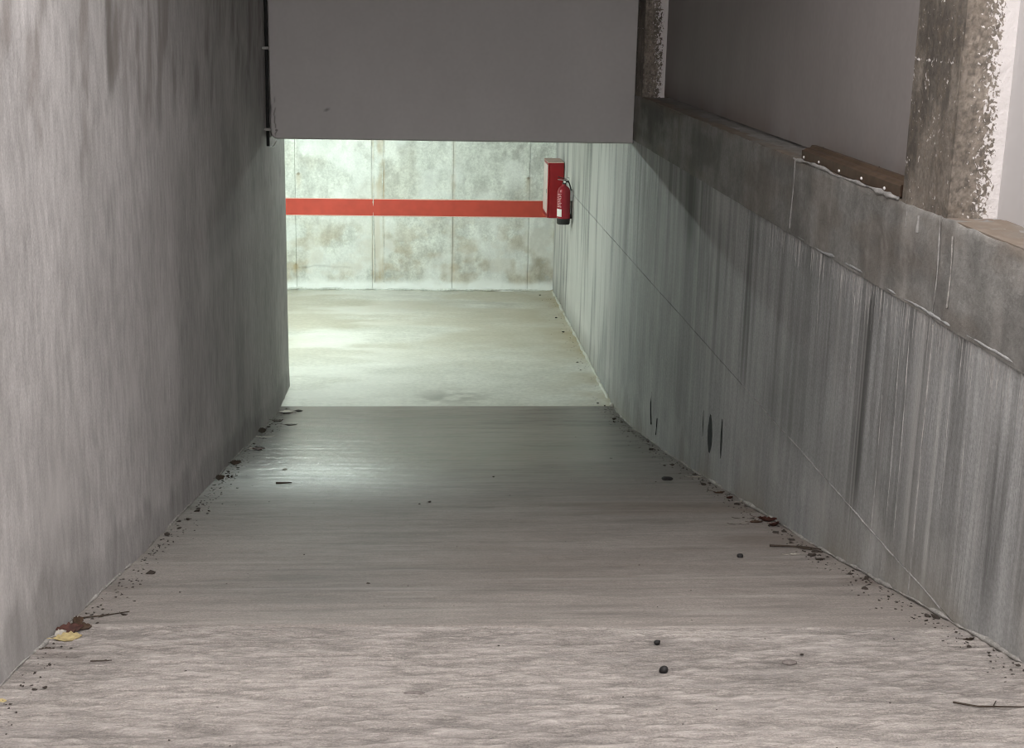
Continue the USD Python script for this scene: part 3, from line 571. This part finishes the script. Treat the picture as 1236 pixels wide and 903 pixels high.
put_leaf('leaf', -1.05, 3.5, 'yellow_leaf', 'small ochre leaf at the left edge of the picture', .03, .025, .8, .1, .3, .2, 15)
put_leaf('leaf', 1.775, 6.42, 'red_leaf', 'russet leaf against the right wall, largest of its heap', .10, .06, 1.0, .2, -.5, -.5, 21)
put_leaf('leaf', 1.785, 6.30, 'red_leaf', 'russet leaf at the near end of the heap by the right wall', .09, .055, 1.2, .2, .9, -.4, 23)
put_leaf('leaf', 1.72, 6.40, 'brown_leaf', 'brown leaf on the ramp side of the russet heap', .07, .05, 1.0, .1, .2, 0, 25)
put_leaf('leaf', 1.775, 7.18, 'red_leaf', 'small russet leaf by the right wall above the scuff marks', .06, .04, 1.1, .2, .8, -.3, 27)
put_leaf('leaf', 1.755, 7.36, 'brown_leaf', 'brown leaf beside the small russet leaf at the right wall', .07, .04, 1.2, .2, .1, -.3, 29)
put_leaf('leaf', 1.63, 6.34, 'dark_leaf', 'flat dark leaf out on the ramp near the russet heap', .08, .035, .5, .05, .1, 0, 31)
put_leaf('leaf', 1.70, 6.52, 'dark_leaf', 'narrow dark leaf on the ramp just beyond the russet heap', .09, .03, .6, .05, .2, 0, 33)
put_leaf('leaf', 1.775, 3.99, 'dark_leaf', 'dark curled leaf at the right wall nearest the camera', .05, .035, 1.3, .2, .4, -.3, 35)
put_leaf('leaf', -0.98, 9.47, 'red_leaf', 'small red-brown leaf by the left wall in the lower half of the ramp', .085, .055, 1.0, .15, .2, .2, 37)
put_leaf('leaf', -1.03, 9.49, 'pale_leaf', 'small pale leaf tucked between the red-brown leaf and the left wall', .06, .035, .7, .1, 1.0, .5, 39)
put_leaf('leaf', -0.945, 11.46, 'pale_leaf', 'bleached leaf at the foot of the left wall near the garage floor', .14, .07, .8, .1, .1, .2, 41)
put_leaf('leaf', -1.01, 10.15, 'pale_leaf', 'bleached narrow leaf halfway along the lower left wall', .16, .04, .6, .08, .05, .1, 43)
put_leaf('leaf', -0.985, 11.02, 'dark_leaf', 'dark leaf by the left wall just nearer than the bleached leaf', .09, .06, 1.2, .2, .1, .3, 45)
put_leaf('leaf', -0.865, 10.84, 'dark_leaf', 'flat dark leaf lying clear of the left wall near the garage', .11, .05, .8, .1, .5, .1, 47)
put_leaf('leaf', -0.85, 11.53, 'dark_leaf', 'dark leaf at the corner where the ramp meets the garage floor', .07, .05, 1.0, .1, .3, .1, 49)
put_leaf('leaf', -1.055, 10.4, 'dark_leaf', 'dark leaf leaning upright against the lower left wall', .13, .05, .8, .1, 1.2, 1.2, 51)
put_leaf('leaf', -1.06, 8.72, 'dark_leaf', 'dark leaf against the left wall nearer than the red-brown leaf', .10, .045, 1.0, .2, .9, .9, 53)
put_leaf('leaf', -1.068, 8.02, 'dark_leaf', 'dark leaf standing in the crack at the middle of the left wall', .09, .045, 1.0, .2, 1.1, 1.0, 55)
put_leaf('leaf', -0.717, 8.46, 'pale_leaf', 'tiny pale leaf alone on the ramp beyond the black twig', .055, .03, .8, .1, 1.2, .3, 57)
put_leaf('leaf', 1.77, 8.02, 'pale_leaf', 'bleached leaf at the right wall just past the scuff marks', .08, .04, .8, .1, .1, -.2, 59)
put_leaf('leaf', 1.795, 7.03, 'pale_leaf', 'small bleached leaf by the right wall between russet leaves', .04, .03, .8, .1, .6, -.5, 61)
put_leaf('leaf', 1.665, 5.57, 'pale_leaf', 'bleached flat leaf under the twigs by the right wall', .06, .03, .5, .05, .2, 0, 63)
put_leaf('leaf', 0.261, 5.38, 'pale_leaf', 'tiny pale scrap of leaf in the middle of the ramp', .035, .015, .5, .05, .3, 0, 65)
def twig(x, y, pts, r, label, mat='dark_leaf'):
    t = thing('twig', (x, y, float(rz(x, y))), label, 'twig', 'twigs on the ramp')
    pts = np.array(pts, float); s = np.linspace(0, len(pts)-1, 16)
    P = np.stack([np.interp(s, range(len(pts)), pts[:, k]) for k in range(2)], 1)
    z = rz(x+P[:, 0], y+P[:, 1])-rz(x, y)+r*.8+.003
    obj('stalk', tube(np.c_[P, z], r*np.linspace(1, .6, 16), 6), M[mat], t, smooth=True)
    k = 7; e = P[k]; side = np.array([.3, .5])*np.linalg.norm(pts[-1]-pts[0])*.35
    Q = np.array([e, e+side*.6, e+side]); zq = rz(x+Q[:, 0], y+Q[:, 1])-rz(x, y)+r*.8+.004
    obj('side_shoot', tube(np.c_[Q, zq], r*.5, 5), M[mat], t, smooth=True)
twig(-0.67, 7.81, [(-.045, -.0), (0, .004), (.045, .01)], .006, 'short black twig alone on the left half of the ramp')
twig(-1.02, 4.49, [(-.03, -.03), (.03, .0), (.10, .06)], .0028, 'thin brown twig just past the left leaf clump')
twig(1.72, 5.71, [(-.11, .04), (-.03, .02), (.04, -.01), (.09, -.07)], .005, 'forked dark twig lying by the right wall, larger of the two')
twig(1.76, 5.66, [(-.03, .03), (.0, .0), (.035, -.08)], .004, 'short dark twig between the forked twig and the right wall')
twig(1.508, 3.294, [(-.05, .04), (0, .0), (.10, -.01), (.2, -.02)], .0028, 'fine dark stem at the bottom right of the ramp')
twig(-0.868, 3.87, [(-.03, .0), (.01, .0), (.03, .006)], .0022, 'small dark stalk on the ramp nearer than the left leaf clump')
def stone(x, y, r, mat, label, seed, sc=(1, 1, .8), name='pebble', cat='pebble'):
    m = trimesh.creation.icosphere(2, r); v = m.vertices; m.vertices = v*(.72+.6*meshkit.fbm(v/r*1.3+seed, 3, seed)[:, None])*sc
    t = obj(name, m, M[mat], None, smooth=50)
    t.AddTranslateOp().Set(Gf.Vec3d(float(x), float(y), float(rz(x, y))+r*sc[2]*.55)); tag(t, label, cat, 'loose stones on the ramp')
stone(0.749, 3.685, .013, 'pebble', 'larger black pebble on the near right part of the ramp', 3)
stone(0.789, 4.004, .010, 'pebble', 'smaller black pebble just beyond the larger one', 5)
stone(1.135, 3.752, .020, 'stone', 'flat grey stone flake on the near right of the ramp', 7, (1.2, .7, .25), 'stone_flake', 'stone')
stone(1.419, 5.509, .014, 'pebble', 'dark pebble on the right half of the ramp by itself', 9)
stone(1.573, 7.934, .030, 'pebble', 'flat black clod on the ramp near the scuff marks', 11, (1.2, 1.0, .35), 'clod', 'clod')
stone(0.036, 3.504, .022, 'stone', 'flat dark smear of grit near the bottom middle', 13, (1.3, .6, .15), 'stone_flake', 'stone')
def grit(label, n, fx, y0, y1, seed, smin, smax, big_until=99):
    g_ = np.random.default_rng(seed); V = []; F = []; c = 0
    ico = trimesh.creation.icosahedron()
    for k in range(n):
        y = g_.uniform(y0, y1); x = fx(g_, y); s = g_.uniform(smin, smax)*(1+2*(g_.random() < .07))
        v = ico.vertices*s*g_.uniform(.5, 1.3, (12, 1))*np.array([g_.uniform(.7, 2.2), g_.uniform(.7, 1.8), .6]); a = g_.uniform(0, 6.3)
        v = v @ np.array([[math.cos(a), math.sin(a), 0], [-math.sin(a), math.cos(a), 0], [0, 0, 1]])
        V.append(v+[x, y, float(rz(x, y))+s*.3]); F.append(ico.faces+c); c += 12
    obj('grit', (np.vstack(V), np.vstack(F)), M['grit'], None, label=label, cat='grit', kind='stuff')
grit('dark leaf crumbs and grit along the foot of the left wall', 560, lambda g, y: xl(y)+.028+abs(g.normal(0, .05)), 3.0, 11.7, 301, .0015, .0042)
grit('dark leaf crumbs and grit along the foot of the right wall', 700, lambda g, y: XR-.020-abs(g.normal(0, .06)), 3.4, 11.7, 302, .0015, .0045)
grit('sparse crumbs scattered over the ramp', 170, lambda g, y: g.uniform(XL+.05, XR-.05), 3.0, 10.5, 303, .001, .003)
grit('crumbs in the corner of the garage floor by the right wall', 120, lambda g, y: XR-.03-abs(g.normal(0, .07)), 11.7, 16.6, 304, .0015, .004)
